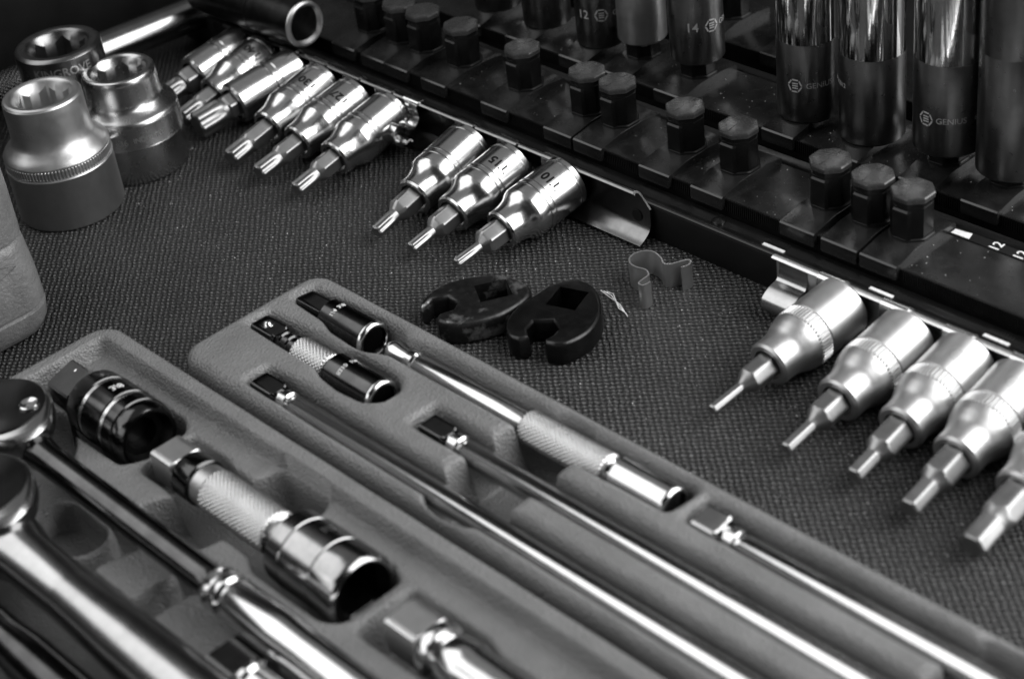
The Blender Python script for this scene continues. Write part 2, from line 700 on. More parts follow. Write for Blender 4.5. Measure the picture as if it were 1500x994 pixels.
def tray_two(X, Y):
    d = sd_rrect(X, Y, -82, 240, -260, -84.6, 8)
    z = outer(d, 20, 2.6)
    din = -d
    u = np.clip((din-5.2)/2.6, 0, 1)
    z = np.where(din > 5.2, 20 - 5*(u*u*(3-2*u)), z)
    pk = [
        ([(-73.5, -113.5), (-74, -100), (-58, -99), (-55, -95.6), (-29, -95.8), (-24.5, -99), (-23.5, -112), (-27, -118), (-54, -118.6), (-58, -114)], 1),
        ([(-20.8, -115.8), (-21, -98.6), (-6, -98.6), (0, -100), (30, -100.2), (36, -97.6), (62, -97.6), (67, -100), (67.4, -117.4), (63, -120.4), (36, -120.4), (31, -117.6), (0, -117.6), (-6, -115.8)], 1),
        ([(72, -117.4), (72, -99.4), (99, -99.6), (104, -101.6), (240, -101.6), (240, -117), (104, -117)], 1),
    ]
    for p, fl in pk:
        z = np.minimum(z, pocket(sd_round(X, Y, p, 1.3)-.3, 15, fl, 1.6, 1.5))
    cut = [(-9, -126), (-5, -119), (8.5, -98), (11, -91.4), (30, -91.4), (32.5, -96), (31, -101), (20, -117), (18, -126)]
    z = smin(z, pocket(sd_round(X, Y, cut, 1.3), 15, 1.5, 1.5, 2.0), .8)
    tr = [(-82+8, -150), (-78, -134), (-72, -119.5), (-58, -115.5), (-46, -120), (-38, -127), (-20, -126), (240, -125.5), (240, -186), (-74, -186)]
    low = pocket(sd_round(X, Y, tr, 1.8), 15, 2, 1.6, 2.4)
    isl = np.full(X.shape, 2.0)
    for p, t_ in (([(-1, -146), (3, -131.5), (19, -131.5), (18, -146)], 12.0), ([(25, -146), (26, -132), (48, -133), (47, -146)], 10.5),
                  ([(58, -149.5), (58, -146.5), (240, -147), (240, -149.6)], 12.5), ([(-30, -151), (-30, -148.5), (60, -149), (60, -151)], 11.0)):
        dd = sd_round(X, Y, p, .9)
        isl = np.maximum(isl, np.where(dd < 0, np.minimum(t_, 2 + 8*np.sqrt(np.maximum(0, -dd))*1.6), 2))
    ring = np.abs(sd_rrect(X, Y, -33, -7, -147, -133, 6.5)) - 1.3
    isl = np.maximum(isl, np.where(ring < 0, 3 + np.sqrt(np.maximum(0, 1.69-(ring+1.3)**2))*6, 2))
    low = np.where(low < 14.9, np.maximum(low, np.minimum(isl, 13)), low)
    z = np.minimum(z, low)
    return z + .05*np.sin(X*.19-Y*.12)


height_mesh('tool_tray', -53.5, 228, -83, -26.5, .38, tray_one,
            'grey textured plastic tray with long narrow slots holding the slim extension bars', 'tray')
height_mesh('tool_tray', -84, 150, -215, -83.5, .46, tray_two,
            'grey plastic tray with a raised rim and deep pockets holding the ratchets', 'tray')


# ------------------------------------------------------------------ bit sockets clipped to the rails
def bit_socket(label, tip, back, kind, mat, prof, bit, group, mark=None, roll=0.0, rib=None):
    a, b = Vector(tip), Vector(back)
    d_ = (b-a).normalized()
    yaw = math.atan2(-d_.x, d_.y)
    tilt = math.asin(d_.z)
    root = thing(kind, label, 'bit socket', a, (tilt, 0, yaw), group)
    root.rotation_mode = 'XYZ'
    MB().lathe(prof, 'Y', n=72).build('socket_body', mat, root, angle=28)
    if rib:
        ribs(rib[2], rib[0], rib[1], 'Y', count=rib[3], amp=.55).build('knurled_ring', 'satin_grey', root, angle=25)
    bm_ = MB()
    bm_.loft(bit, 'Y')
    bm_.build('bit', 'bit', root, angle=22)
    if mark:
        txt, size, t_, ph, R = mark
        parts = [text_tris(txt, size, .12)] if isinstance(txt, str) else txt
        wrap(parts, R, 'Y', t_, ph, 'size_marking', 'satin_grey' if mat == 'satin' else 'oxide', root, sgn=1, flip=-1)
    return root


def hexbit(rod, ap, y_rod, y_tap, y_front, tiptype='hex', n=48):
    rod *= 1.18
    ap += .3
    rr = [(0, hexr(rod*.82, n)), (.5, hexr(rod, n)), (y_rod-.4, hexr(rod, n)), (y_rod+.1, hexr(rod*1.02, n, clamp=1.05))]
    hx = np.hypot(*hexr(ap, n).T)
    for i in range(9):
        u = i/8
        cone = rod*1.05 + (ap*1.17-rod*1.05)*(u**1.25)
        rr.append((y_rod+.2 + (y_tap+1.4-y_rod-.2)*u, pol(np.minimum(cone, hx), ang(n))))
    rr += [(y_front+4, hexr(ap, n))]
    return rr


def starbit(r, ap, y_star, y_neck, y_front, n=96):
    hexr_ = lambda q, k_, clamp=1.12: hexr(q, k_, np.pi/6, clamp)
    c1 = min(r*1.0, ap)
    return [(0, star(r*.86, n, .22)), (.5, star(r*1.03, n, .22)), (y_star*.66, star(r*1.03, n, .21)), (y_star*.86, star(r*1.02, n, .12)), (y_star, star(r*1.0, n, .02)),
            (y_star+(y_neck-y_star)*.5, circ(c1*1.0, n)), (y_neck, hexr_(ap*.92, n, 1.06)), (y_neck+.9, hexr_(ap, n)), (y_front+4, hexr_(ap, n))]


def hex_prof(yf, L, rn=6.8, rb=9.0, bore=4.7):
    s_ = [(yf+3.4, bore), (yf+.1, bore), (yf, bore+.15), (yf-.0, rn-.7), (yf+.7, rn)]
    c = curve2([(yf+1.2, rn), (yf+4.2, rn), (yf+6.8, rn+.35), (yf+8.8, rn+1.1), (yf+10.6, rb-.45), (yf+12.4, rb-.02)], 6)
    e = [(yf+12.8, rb), (yf+13.0, rb-.35), (yf+17.6, rb-.35), (yf+17.9, rb), (L-.9, rb), (L, rb-.8), (L+.01, 3)]
    return s_+c+e


def star_prof(yf, L, rn=6.7, rb=9.1, bore=4.9, sh=10.4):
    s_ = [(yf+3.4, bore), (yf+.1, bore), (yf, bore+.15), (yf, rn-.6), (yf+.6, rn)]
    c = curve2([(yf+1, rn), (yf+sh*.42, rn+.1), (yf+sh*.68, rn+.8), (yf+sh*.88, rb-.45), (yf+sh, rb)], 6)
    e = [(yf+sh+3.4, rb), (yf+sh+3.6, rb-.4), (yf+sh+4.3, rb-.4), (yf+sh+4.5, rb+.1), (yf+sh+5.6, rb+.1), (yf+sh+5.8, rb-.4),
         (yf+sh+6.4, rb-.4), (yf+sh+6.6, rb), (L-3.6, rb), (L-3.3, rb-.45), (L-2.6, rb-.45), (L-2.4, rb), (L-.9, rb-.1), (L, rb-.9), (L+.01, 3)]
    return s_+c+e


HG = 'satin hex bit sockets on the right rail'
hexes = [
    ((74.1, 5.4, 5.6), (76.4, 58.2, 11), 1.15, 3.3, 11.2, 13.8, 22.5, 'satin hex bit socket with the thinnest pin bit, first on its rail'),
    ((100.2, 4.7, 5.6), (99.6, 57.1, 11), 1.4, 3.5, 10.5, 13.5, 22.0, 'satin hex bit socket, second along the rail, with a slim pin bit'),
    ((120.6, 6.8, 5.6), (118.4, 57.7, 11), 1.9, 3.7, 8.6, 10.8, 20.6, 'satin hex bit socket with short stepped bit, middle of the five on its rail'),
    ((138.8, 5.1, 5.6), (136.3, 56.3, 11), 2.3, 3.9, 9.5, 11.5, 21.0, 'satin hex bit socket with a stout stepped hex bit, second from the frame edge'),
    ((158.5, 3.3, 5.6), (156.4, 54, 11), 2.9, 4.0, 9.0, 11.5, 21.0, 'satin hex bit socket with the thickest bit, cut by the frame edge'),
]
for i, (tp, bk, rod, ap, yr, yt, yf, lab) in enumerate(hexes):
    L = (Vector(bk)-Vector(tp)).length + 2.0
    mk = None
    if i in (2, 3):
        mk = ([hex_logo(3.6)], 0, yf+24, math.radians(75), 9.0)
    bit_socket(lab, tp, bk, 'hex_bit_socket', 'satin', hex_prof(yf, L), hexbit(rod, ap, yr, yt, yf), HG, rib=(yf+13.0, yf+17.6, 9.2, 52), mark=mk)

SG = 'chrome star bit sockets on the left rail'
stars = [
    # tip, back, r, ap, ystar, yneck, yfront, label, text, straight body
    ((-213.9, 25.0, 6.5), (-214.5, 60.8, 11.5), 3.8, 4.8, 6, 7, 12.5, 'straight chrome bit socket with a wide hex shank, farthest on the rail', None, 1),
    ((-194.2, 17.4, 5.5), (-199.0, 59.9, 11.5), 3.6, 3.8, 8.5, 9, 16, 'chrome star bit socket second from the far end of the rail, half hidden bit', 'T40', 0),
    ((-183.1, 16.4, 6.5), (-180.3, 60.3, 11.5), 5.0, 4.6, 10.5, 12.5, 16.5, 'straight chrome star bit socket with the biggest star tip', None, 1),
    ((-154.3, 10.1, 5.5), (-161.2, 58.2, 11.5), 3.5, 3.7, 8.5, 9, 19.5, 'chrome star bit socket with long hex shank and fluted end, fourth from far end', 'T30', 0),
    ((-137.9, 10.2, 5.2), (-141.6, 57.7, 11.5), 3.1, 3.7, 8.5, 10.5, 19.0, 'chrome star bit socket between the long shank one and the one by the empty clip', 'T27', 0),
    ((-117.8, 11.1, 5.0), (-122.4, 58.6, 11.5), 2.8, 3.7, 8.5, 10.8, 19.0, 'chrome star bit socket right beside the empty spring clip', None, 0),
    ((-73.8, 9.9, 5.0), (-80.9, 58.1, 11.5), 2.3, 3.8, 8.0, 11.5, 19.4, 'chrome star bit socket farthest of the three near the rail end', None, 0),
    ((-56.9, 10.3, 5.0), (-59.3, 57.8, 11.5), 2.0, 3.8, 8.2, 11.6, 19.4, 'chrome star bit socket in the middle of the three near the rail end', 'T15', 0),
    ((-38.4, 13.1, 5.0), (-37.0, 60.8, 11.5), 1.7, 3.9, 8.2, 11.8, 19.4, 'chrome star bit socket stamped T10, last at the rail end', 'T10', 0),
]
for i, (tp, bk, r, ap, ys, yn, yf, lab, txt, straight) in enumerate(stars):
    L = (Vector(bk)-Vector(tp)).length + 2.0
    rb = 9.1 if i > 5 else 8.7
    if straight:
        pr = [(yf+3.4, ap+1.1), (yf, ap+1.2), (yf, 7.4), (yf+.8, 8.1), (L-15, 8.1), (L-14.6, 7.7), (L-13.8, 7.7), (L-13.4, 8.3), (L-12, 8.3), (L-11.6, 7.8), (L-11, 7.8),
              (L-10.6, 8.1), (L-1.2, 8.0), (L, 7.0), (L+.01, 3)]
    else:
        pr = star_prof(yf, L, rb=rb, sh=min(10.4, L-yf-14))
    mk = None
    if txt:
        mk = (txt, 4.6, L-6.4 if False else yf+min(10.4, L-yf-14)+10.5, math.radians(62), rb)
    bit_socket(lab, tp, bk, 'star_bit_socket', 'chrome_soft', pr, starbit(r, ap, ys, yn, yf), SG, mark=mk)


# ------------------------------------------------------------------ the two rails with their spring clips
def rail(x0, x1, ytop, label, clips, end_right):
    root = thing('socket_rail', label, 'tool rail', (x0, ytop, 0))
    prof = curve2([(.2, 17.0), (1.2, 17.5), (2.4, 16.8), (2.7, 15.2)], 5) + curve2([(2.75, 12), (2.6, 6.4), (1.5, 4.0), (-.8, 2.2), (-3.2, 1.1)], 6)
    n = 12
    vs, fs = strip(prof, .7, lambda q, s_: ((0, x1-x0)[s_], q[0], q[1]))
    # chamfer the free end of the plate
    vs = [(x - (max(0, z-12)*.85 if (end_right and x > (x1-x0)*.5) else 0), y, z) for x, y, z in vs]
    MB().add(vs, fs).build('channel', 'rail' if end_right else 'clip', root, angle=40)
    m = MB().lathe([(2.0, 2.0), (2.3, 2.0)], 'Y', 0, 0, n=24)
    hx = (x1-x0-5.5) if end_right else 9.5
    m.v = [(x+hx, y, z+8.2) for x, y, z in m.v]
    m.build('hole', 'black', root)
    lip = MB()
    for c in clips:
        w_ = 8.6
        cx = c - x0
        p = curve2([(3.3, 13.5), (3.35, 16.4), (2.0, 18.05), (.2, 17.9), (-.55, 16.6), (-.5, 13.0), (.9, 9.5), (1.3, 6.5), (-.8, 4.6), (-2.4, 5.6)], 5)
        vs, fs = strip(p, .55, lambda q, s_, cx=cx: (cx + (-w_/2, w_/2)[s_], q[0], q[1]))
        MB().add(vs, fs).build('clip', 'chrome' if not end_right else 'rail', root, angle=45)
    return root


r1 = rail(-236, -2.5, 61.8, 'bent steel rail carrying the chrome star bit sockets, hole near its end',
          [-220, -201.5, -183.5, -165.5, -146, -128, -85.2, -64, -43], True)
r2 = rail(50.5, 226, 59.4, 'steel rail with bright clips carrying the satin hex bit sockets',
          [72, 94, 114.8, 135.8, 157, 178], False)
# the empty clip, curled open
p = curve2([(64.6, 17.9), (62.2, 17.9), (61.2, 15.5), (61.6, 12), (59, 9.6), (56, 10.5), (52.4, 13.2), (49.6, 11), (50, 7.2), (53, 5.2), (56, 6.2), (57.2, 5.0)], 5)
vs, fs = strip(p, .55, lambda q, s_: ((-117.4+236, -109.6+236)[s_], q[0]-61.8, q[1]))
e_ = MB().add(vs, fs).build('clip', 'chrome', r1, angle=45)
e_['label'] = 'empty spring clip with curled jaws'
# right-rail end tab curling toward the front
p = curve2([(62.0, 16), (61.9, 12.5), (60.6, 9.5), (57.2, 8.6), (53.8, 6.6), (53.2, 3.6), (55.4, 1.4)], 6)
vs, fs = strip(p, .6, lambda q, s_: ((1.0, 11.6)[s_], q[0]-59.4, q[1]))
MB().add(vs, fs).build('end_tab', 'handle', r2, angle=45)


# ------------------------------------------------------------------ black socket organiser
ORG = thing('socket_organiser', 'black plastic socket organiser base with toothed rails along the drawer', 'tool organiser', (0, 66, 0))
X0, X1 = -262, 235


def org(name, mat, *boxes, c=.4):
    m = MB()
    for b in boxes:
        m.box(b[0], b[1], b[2]-66, b[3]-66, b[4], b[5], c)
    return m.build(name, mat, ORG)


org('base', 'black', (X0, X1, 66.6, 260, .2, 6))
org('front_wall', 'black', (X0, X1, 66, 68, 0, 12.2), c=.5)
m = MB()
pts = curve2([(66.4, 12.3), (67.4, 12.75), (69.5, 12.5), (72, 12.9), (74.4, 12.6)], 4)
vs, fs = strip(pts, .6, lambda q, s_: ((X0, X1)[s_], q[0]-66, q[1]))
m.add(vs, fs)
m.build('front_ledge', 'gloss', ORG, angle=50)
bmp = MB()
bmp.lathe([(12.6, 2.6), (13.4, 2.2), (13.9, 1.2), (14.0, .05)], 'Z', 20.5, 4.6, n=24)
bmp.build('moulded_bump', 'gloss', ORG)
ROWS = [75.4, 115.6, 156.5]
for ry in ROWS:
    org('row_strip', 'plastic_dusty', (X0, X1, ry+.9, ry+27.5, 6.2, 17.7), c=.5)
    cb = MB()
    x = X0+60
    while x < X1-20:
        cb.box(x, x+.42, ry-66+.15, ry-66+1.0, 13.5, 17.95)
        x += .8
    cb.box(X0, X1, ry-66+.55, ry-66+.88, 6.4, 17.5)
    o = cb.build('toothed_edge', 'plastic', ORG)
    tag(o, None, None, kind='stuff')
    org('groove_floor', 'gloss', (X0, X1, ry+27.8, ry+39.6, 6.2, 11.5), c=.6)
    gl = MB()
    vs, fs = strip(curve2([(ry+29, 11.8), (ry+32, 13.4), (ry+35, 12.2), (ry+38, 13.0)], 4), .5, lambda q, s_: ((X0, X1)[s_], q[0]-66, q[1]))
    gl.add(vs, fs).build('groove_lip', 'gloss', ORG, angle=50)

# printed scale strip near the frame edge and the small white tabs on the ledge
lab = org('label_strip', 'black', (80.5, 140, 99.2, 103.0, 17.75, 17.95), c=0)
tabs = MB()
tabs.add([(84.4, 33.6, 18.02), (90.6, 33.6, 18.02), (89.8, 36.6, 18.02), (87.2, 36.2, 18.02), (84.4, 36.0, 18.02)], [(0, 1, 2, 3, 4)])
tabs.build('white_tab', 'white', ORG)
for tx in (43.5, 82.8, 120.9):
    MB().box(tx-4, tx+4, 2.2, 3.4, 12.95, 13.25).build('white_tab', 'white', ORG)
    cm = MB()
    for i in range(8):
        cm.box(tx-3.8+i*1.0, tx-3.4+i*1.0, 4.2, 6.4, 13.1, 13.5)
    o = cm.build('tab_ridges', 'plastic_dusty', ORG)
for tx, t_ in ((99.0, '12'), (107.0, '12'), (114.5, '9')):
    vv, ff = text_tris(t_, 4.6, .05)
    MB().add([(tx - b, 35.0 + a, 18.03) for a, b in vv], ff).build('size_number', 'white', ORG, recalc=False)

# holders with their pegs
def make_holder():
    root = thing('socket_holder', 'x', 'socket holder', (0, 74, 16), (0, 0, 0), 'black sliding peg holders on the organiser')
    prof = curve2([(0, 15.0-16), (0, 15.5-16)], 2)
    top = [(0.0, 18.7), (.5, 19.15), (2, 19.3), (5.5, 19.9), (9, 20.6), (11, 20.7), (21, 20.7), (24, 20.3), (28.2, 19.7), (28.7, 19.3)]
    bot = [(28.7, 17.0), (20, 16.6), (8, 16.0), (4, 15.2), (0, 14.6)]
    ring = [(a, b-16) for a, b in top+bot]
    n = len(ring)
    vs, fs = [], []
    for sx_, ins in ((-6.5, .35), (-6.15, 0), (6.15, 0), (6.5, .35)):
        cx = sum(q[0] for q in ring)/n
        cz = sum(q[1] for q in ring)/n
        for a, b in ring:
            vs.append((sx_, a + (cx-a)*ins*.02, b + (cz-b)*ins*.22))
    for s_ in range(3):
        for j in range(n):
            k2 = (j+1) % n
            fs.append((s_*n+j, s_*n+k2, (s_+1)*n+k2, (s_+1)*n+j))
    fs += [tuple(range(n)), tuple(3*n+j for j in range(n))]
    MB().add(vs, fs).build('slide_plate', 'plastic_dusty', root, angle=28)
    PY_ = 16.4
    m_ = MB()
    m_.loft([(3.2, octr(6.3)), (5.2, octr(6.2)), (5.5, octr(5.9)), (5.6, octr(5.2))], 'Z', 0, PY_)
    m_.build('collar', 'plastic', root, angle=25)
    m_ = MB()
    m_.loft([(5.0, octr(5.6)), (15.4, octr(5.7)), (15.5, octr(5.5)), (17.4, octr(5.5))], 'Z', 0, PY_)
    # raised panel on the front facets
    th = np.radians(np.array([-150, -135, -112.5, -90, -67.5, -58]))
    for (r0, r1, z0, z1) in ((5.55, 6.15, 5.4, 14.2),):
        def rr(t, ap):
            q = (t - np.pi/8) % (np.pi/4) - np.pi/8
            return ap/np.cos(q)
        a = [(rr(t, r0)*math.cos(t), rr(t, r0)*math.sin(t)+PY_) for t in th]
        b = [(rr(t, r1)*math.cos(t), rr(t, r1)*math.sin(t)+PY_) for t in th]
        vs = [(x, y, z0) for x, y in b] + [(x, y, z1) for x, y in b] + [(x, y, z0) for x, y in a] + [(x, y, z1+.75) for x, y in a]
        q = len(b)
        fs = []
        for j in range(q-1):
            fs += [(j, j+1, q+j+1, q+j), (q+j, q+j+1, 3*q+j+1, 3*q+j), (2*q+j, j, j+1, 2*q+j+1)[:4]]
        fs += [(0, q, 3*q, 2*q), (q-1, 2*q-1, 4*q-1, 3*q-1)]
        m_.add(vs, fs)
    m_.build('peg', 'gloss', root, angle=20)
    m_ = MB()
    m_.loft([(17.0, octr(5.5)), (17.2, octr(6.05)), (18.5, octr(6.1)), (18.95, octr(5.85)), (19.1, octr(5.4)), (19.35, octr(2.5)), (19.42, octr(.02))], 'Z', 0, PY_)
    m_.box(-.12, .12, PY_-5.0, PY_+5.0, 19.1, 19.43)
    m_.build('peg_cap', 'plastic_cap', root, angle=20)
    return root


front = [(-166, 'dark peg holder farthest along the front row, behind the lying socket'),
         (-149, 'peg holder half behind its twin, second from the far end of the front row'),
         (-136, 'peg holder touching the half hidden one, third from the far end of the front row'),
         (-115.5, 'single peg holder in the front row just past the far close pair'),
         (-84, 'lone peg holder in the front row with wide gaps on both sides'),
         (-53, 'farther peg of the close pair beside the three chrome sockets near the rail end'),
         (-39, 'nearer peg of the close pair beside the three chrome sockets near the rail end'),
         (-9.5, 'front row peg holder behind the rail end with the hole'),
         (12.5, 'front row peg holder just behind the moulded bump on the ledge'),
         (48, 'farthest of the three clustered pegs in front of the tall sockets'),
         (63.5, 'middle of the three clustered pegs in front of the tall sockets'),
         (77.5, 'nearest of the three clustered pegs, beside the printed numbers')]
proto = make_holder()
for i, (x, lab_) in enumerate(front):
    if i == 0:
        proto.location = Vector((x, 74, 16))*S
        proto['label'] = lab_
    else:
        copy_thing(proto, lab_, (x, 74, 16))
row2 = [(-141, 9.0, 19.9, 'far'), (-114.5, 8.9, 19.9, ''), (-86.5, 9.0, 19.9, ''), (-66, 8.6, 26.5, ''), (-40.5, 9.3, 26.5, ''), (7, 10.0, 19.9, ''), (32.5, 10.4, 19.9, ''),
        (61, 10.8, 25.5, ''), (83.5, 10.6, 24.5, '')]
r2lab = ['farthest tall socket', 'second tall dark socket from the far end', 'tall dark socket stamped 12', 'plain unmarked tall socket', 'tall socket stamped 14',
         'two-tone socket left of the plain black band one', 'two-tone socket with digits at its edge', 'widest two-tone socket', 'tall socket at the frame edge']
for (x, r, zb, _), nm in zip(row2, r2lab):
    copy_thing(proto, 'peg holder under the ' + nm, (x, 114.6, 16))
for x, lab_ in ((-60, 'peg holder in the dark last row, beyond the socket stamped 14'), (-28, 'peg holder in the dark last row under the slim ringed socket'),
                (42, 'peg holder in the dark last row between the tall sockets')):
    copy_thing(proto, lab_, (x, 155.6, 16))


# ------------------------------------------------------------------ tall sockets on the pegs
def tall_socket(x, y, zb, r, h_, band, label, marks, upper='mirror', lower='satin_dark', a0=-58, zt=13, group='tall sockets standing on the pegs', closed=False):
    root = thing('deep_socket', label, 'socket', (x, y, zb), (0, 0, 0), group)
    m_ = MB().loft([(3.0, sqr(5.9, 64)), (0, sqr(6.0, 64)), (.02, circ(r-1.5)), (.3, circ(r-.7)), (1.0, circ(r)), (band-.1, circ(r)), (band, circ(r-.04))], 'Z', cap0=True, cap1=False)
    m_.build('drive_end', lower, root, angle=30)
    m_ = MB().lathe([(band-.6, r-.4), (band-.05, r-.06), (band+.1, r-.04), (h_-1, r-.04), (h_, r-1), (h_, r-2.6), (h_-16, r-2.9), (h_-16.2, .1)], 'Z')
    m_.build('upper_body', upper, root, angle=30)
    if marks:
        ps = []
        for mk in marks:
            ps.append(mk)
        wrap(ps, r, 'Z', zt, math.radians(a0), 'stamped_marking', 'stamp', root)
    return root


GEN = text_tris('GENIUS', 2.7, .0)
SER = text_tris('682812', 2.2, .0)
T12 = text_tris('12', 4.6, .02)
T14 = text_tris('14', 4.6, .02)
LOGO = hex_logo(4.1)
yS = 131.0
tall_socket(-141, yS, 19.9, 9.0, 62, 30, 'dark tall socket farthest along the second row at the frame top', None, 'satin_grey')
tall_socket(-114.5, yS, 19.9, 8.9, 62, 34, 'tall dark socket with a hexagon mark, second from the far end', [text_tris('11', 4.6, .02), shift(LOGO, 6)], 'satin_grey', a0=-45, zt=16)
tall_socket(-86.5, yS, 19.9, 9.0, 64, 36, 'tall dark socket stamped 12 beside a hexagon mark', [shift(T12, -5.2), shift(LOGO, 1.6), shift(GEN, 10.4)], 'satin_grey', a0=-52, zt=13.5)
tall_socket(-66, yS, 26.5, 8.6, 66, 40, 'plain unmarked tall socket raised on its peg', None, 'satin_grey', 'satin_grey')
tall_socket(-40.5, yS, 26.5, 9.3, 66, 25.5, 'tall socket stamped 14 raised on its peg with bright top', [shift(T14, -1.6), shift(LOGO, 5.2), shift(shift(GEN, 13.2), 0)], a0=-46, zt=14.5)
tall_socket(7, yS, 19.9, 10.0, 80, 28, 'two-tone tall socket marked with hexagon and GENIUS, above the clustered pegs', [shift(LOGO, -4.6), shift(GEN, 3.6), shift(SER, 14.4)], a0=-49, zt=14.0)
tall_socket(32.5, yS, 19.9, 10.4, 80, 30, 'two-tone tall socket with plain black band and digits at its edge', [shift(SER, -5.4)], a0=-92, zt=20)
tall_socket(61, yS, 25.5, 10.8, 80, 31, 'widest two-tone tall socket marked GENIUS near the frame edge', [shift(LOGO, -9.2), shift(GEN, -1.2), shift(SER, 9.4)], a0=-45, zt=13)
tall_socket(83.5, yS, 24.5, 10.6, 80, 40, 'blurred tall socket cut by the frame edge', None, 'satin_dark', 'satin_dark')
tall_socket(-28, 172, 24, 7.2, 60, 20, 'slim ringed socket in the dark last row between taller sockets', [text_tris('682812', 2.2, .02)], 'satin_dark', 'satin_dark', zt=14)
tall_socket(42, 172, 22, 9.4, 70, 26, 'dark socket in the last row glimpsed between two tall sockets', None, 'satin_dark', 'satin_dark')

# ------------------------------------------------------------------ big sockets on the liner
def big_socket(label, loc, prof, r_open, ring, marks, mat, n=96, dep=13, turn=0.0):
    root = thing('impact_socket', label, 'socket', loc, (0, 0, turn), 'big satin sockets standing on the liner')
    top = prof[-1][0]
    rt_ = prof[-1][1]
    secs = [(t, circ(r, n)) for t, r in prof]
    m_ = MB().loft(secs, 'Z', cap1=False)
    hx = hexr(r_open*.93, n, ph=.367-turn, clamp=1.153)
    rh_ = np.hypot(hx[:, 0], hx[:, 1])
    zc = top - 1.0 - (r_open*1.12 - rh_)*1.7
    secs = [(top, circ(rt_, n)), (top+.02, circ(r_open*1.24, n)), (top-.4, circ(r_open*1.16, n)), (top-1.0, circ(r_open*1.12, n)), (zc, hx), (top-dep, hx), (top-dep-.2, circ(r_open*.5, n)), (top-dep-4, circ(r_open*.5, n))]
    m_.loft(secs, 'Z', cap0=False)
    m_.build('socket_body', mat, root, angle=32)
    if ring:
        ribs(ring[2], ring[0], ring[1], 'Z', count=96, amp=.45).build('knurled_ring', mat, root, angle=25)
    if marks:
        for t_, size, z, a, R in marks:
            wrap([text_tris(t_, size, .06)], R, 'Z', z, math.radians(a), 'stamped_marking', 'satin', root)
    return root


s1 = [(0, 16.8), (.5, 17.9), (1.2, 18.3), (19.2, 18.3), (19.6, 18.55), (20.1, 18.3), (20.15, 17.8), (23.6, 17.8), (23.65, 18.2)] + \
     curve2([(24.2, 18.2), (25.6, 17.3), (27.6, 15.4), (29.4, 14.2), (32, 13.7), (36, 13.6), (41.5, 13.6)], 5) + [(43.2, 13.5), (43.9, 13.0), (44.2, 12.2)]
big_socket('satin socket with a knurled ring, nearest of the three big sockets', (-183.5, -38.5, 0), s1, 9.0, (20.1, 23.7, 18.25), [('36mm', 4.0, 35.4, -84, 13.6)], 'satin_grey', turn=.2)
s2 = [(0, 16.8), (.5, 17.7), (1.2, 18.0), (13.6, 18.0), (13.8, 18.15), (14.2, 18.0), (21.8, 18.0)] + \
     curve2([(22.4, 17.95), (23.6, 17.3), (24.8, 15.6), (26.4, 13.9), (28, 13.2), (31, 13.0), (35.4, 13.0)], 5) + [(36.8, 12.9), (37.4, 12.5), (37.7, 11.8)]
big_socket('shiny big socket without knurling, beside the chrome bit sockets', (-189.5, -5.5, 0), s2, 8.6, None, [('36', 3.4, 17.2, -70, 18.0), ('INDUSTRY', 2.5, 17.4, -40, 18.0)], 'satin_gloss', turn=.5)
s3 = [(0, 16.8), (.5, 18.3), (1.2, 18.6), (20.0, 18.6), (20.1, 18.0), (23.6, 18.0), (23.65, 18.4)] + \
     curve2([(24.2, 18.4), (25.8, 17.6), (27.8, 16.3), (30, 15.6), (33, 15.4), (41.5, 15.4)], 5) + [(43.2, 15.3), (43.9, 14.7), (44.2, 13.9)]
big_socket('dark big socket stamped KINGROVE, behind the other two big sockets', (-213.5, -13.5, 0), s3, 9.6, (20.1, 23.7, 18.5), [('KINGROVE', 4.3, 39.2, -34, 15.4)], 'satin_dark', turn=.1)

# ------------------------------------------------------------------ chrome breaker bar and the lying deep socket at the back
a, b = Vector((-249.5, 72.5, 14)), Vector((-261.0, -36, 14))
d_ = (b-a).normalized()
bar = thing('breaker_bar', 'thick polished chrome bar lying behind the big sockets', 'breaker bar', a, (0, 0, math.atan2(-d_.x, d_.y)))
MB().lathe([(0, 4.5), (.8, 5.9), (2.2, 6.4), (4.6, 6.6), (5, 6.1), (6.4, 6.1), (6.8, 6.6), (58, 6.9)], 'Y').build('shaft', 'chrome_mid', bar)
knurl(7.2, 58, 112, 'Y', 0, 0, 1.6, .4).build('knurled_grip', 'chrome_dark', bar, angle=179)

sk = thing('deep_socket', 'black deep socket lying on its side with its square drive hole facing out', 'socket', (-178.5, 68.3, 27.0), (0, 0, math.radians(3)))
m_ = MB()
m_.loft([(-62, circ(7.6, 48)), (-61, circ(8.4, 48)), (-26, circ(8.5, 48)), (-25.8, circ(8.1, 48)), (-25, circ(8.1, 48)), (-24.8, circ(8.8, 48)), (-1.0, circ(8.8, 48))], 'X')
m_.build('socket_body', 'oxide', sk)
m_ = MB()
m_.loft([(-1.0, circ(8.8, 48)), (-.2, circ(8.7, 48)), (0.5, circ(8.0, 48)), (0.4, circ(7.3, 48)), (-3.2, sqr(4.7, 48, clamp=1.36)), (-3.4, sqr(4.6, 48, clamp=1.36))], 'X', cap0=False)
m_.build('drive_face', 'satin', sk, angle=30)
MB().loft([(-3.3, sqr(4.62, 48, clamp=1.36)), (-14, sqr(4.62, 48, clamp=1.36))], 'X', cap0=False).build('drive_recess', 'black', sk)  # shade down the drive hole put into black paint
wrap([text_tris('682811', 2.6, .04)], 8.8, 'X', -15, math.radians(38), 'stamped_marking', 'white', sk, vert=True)

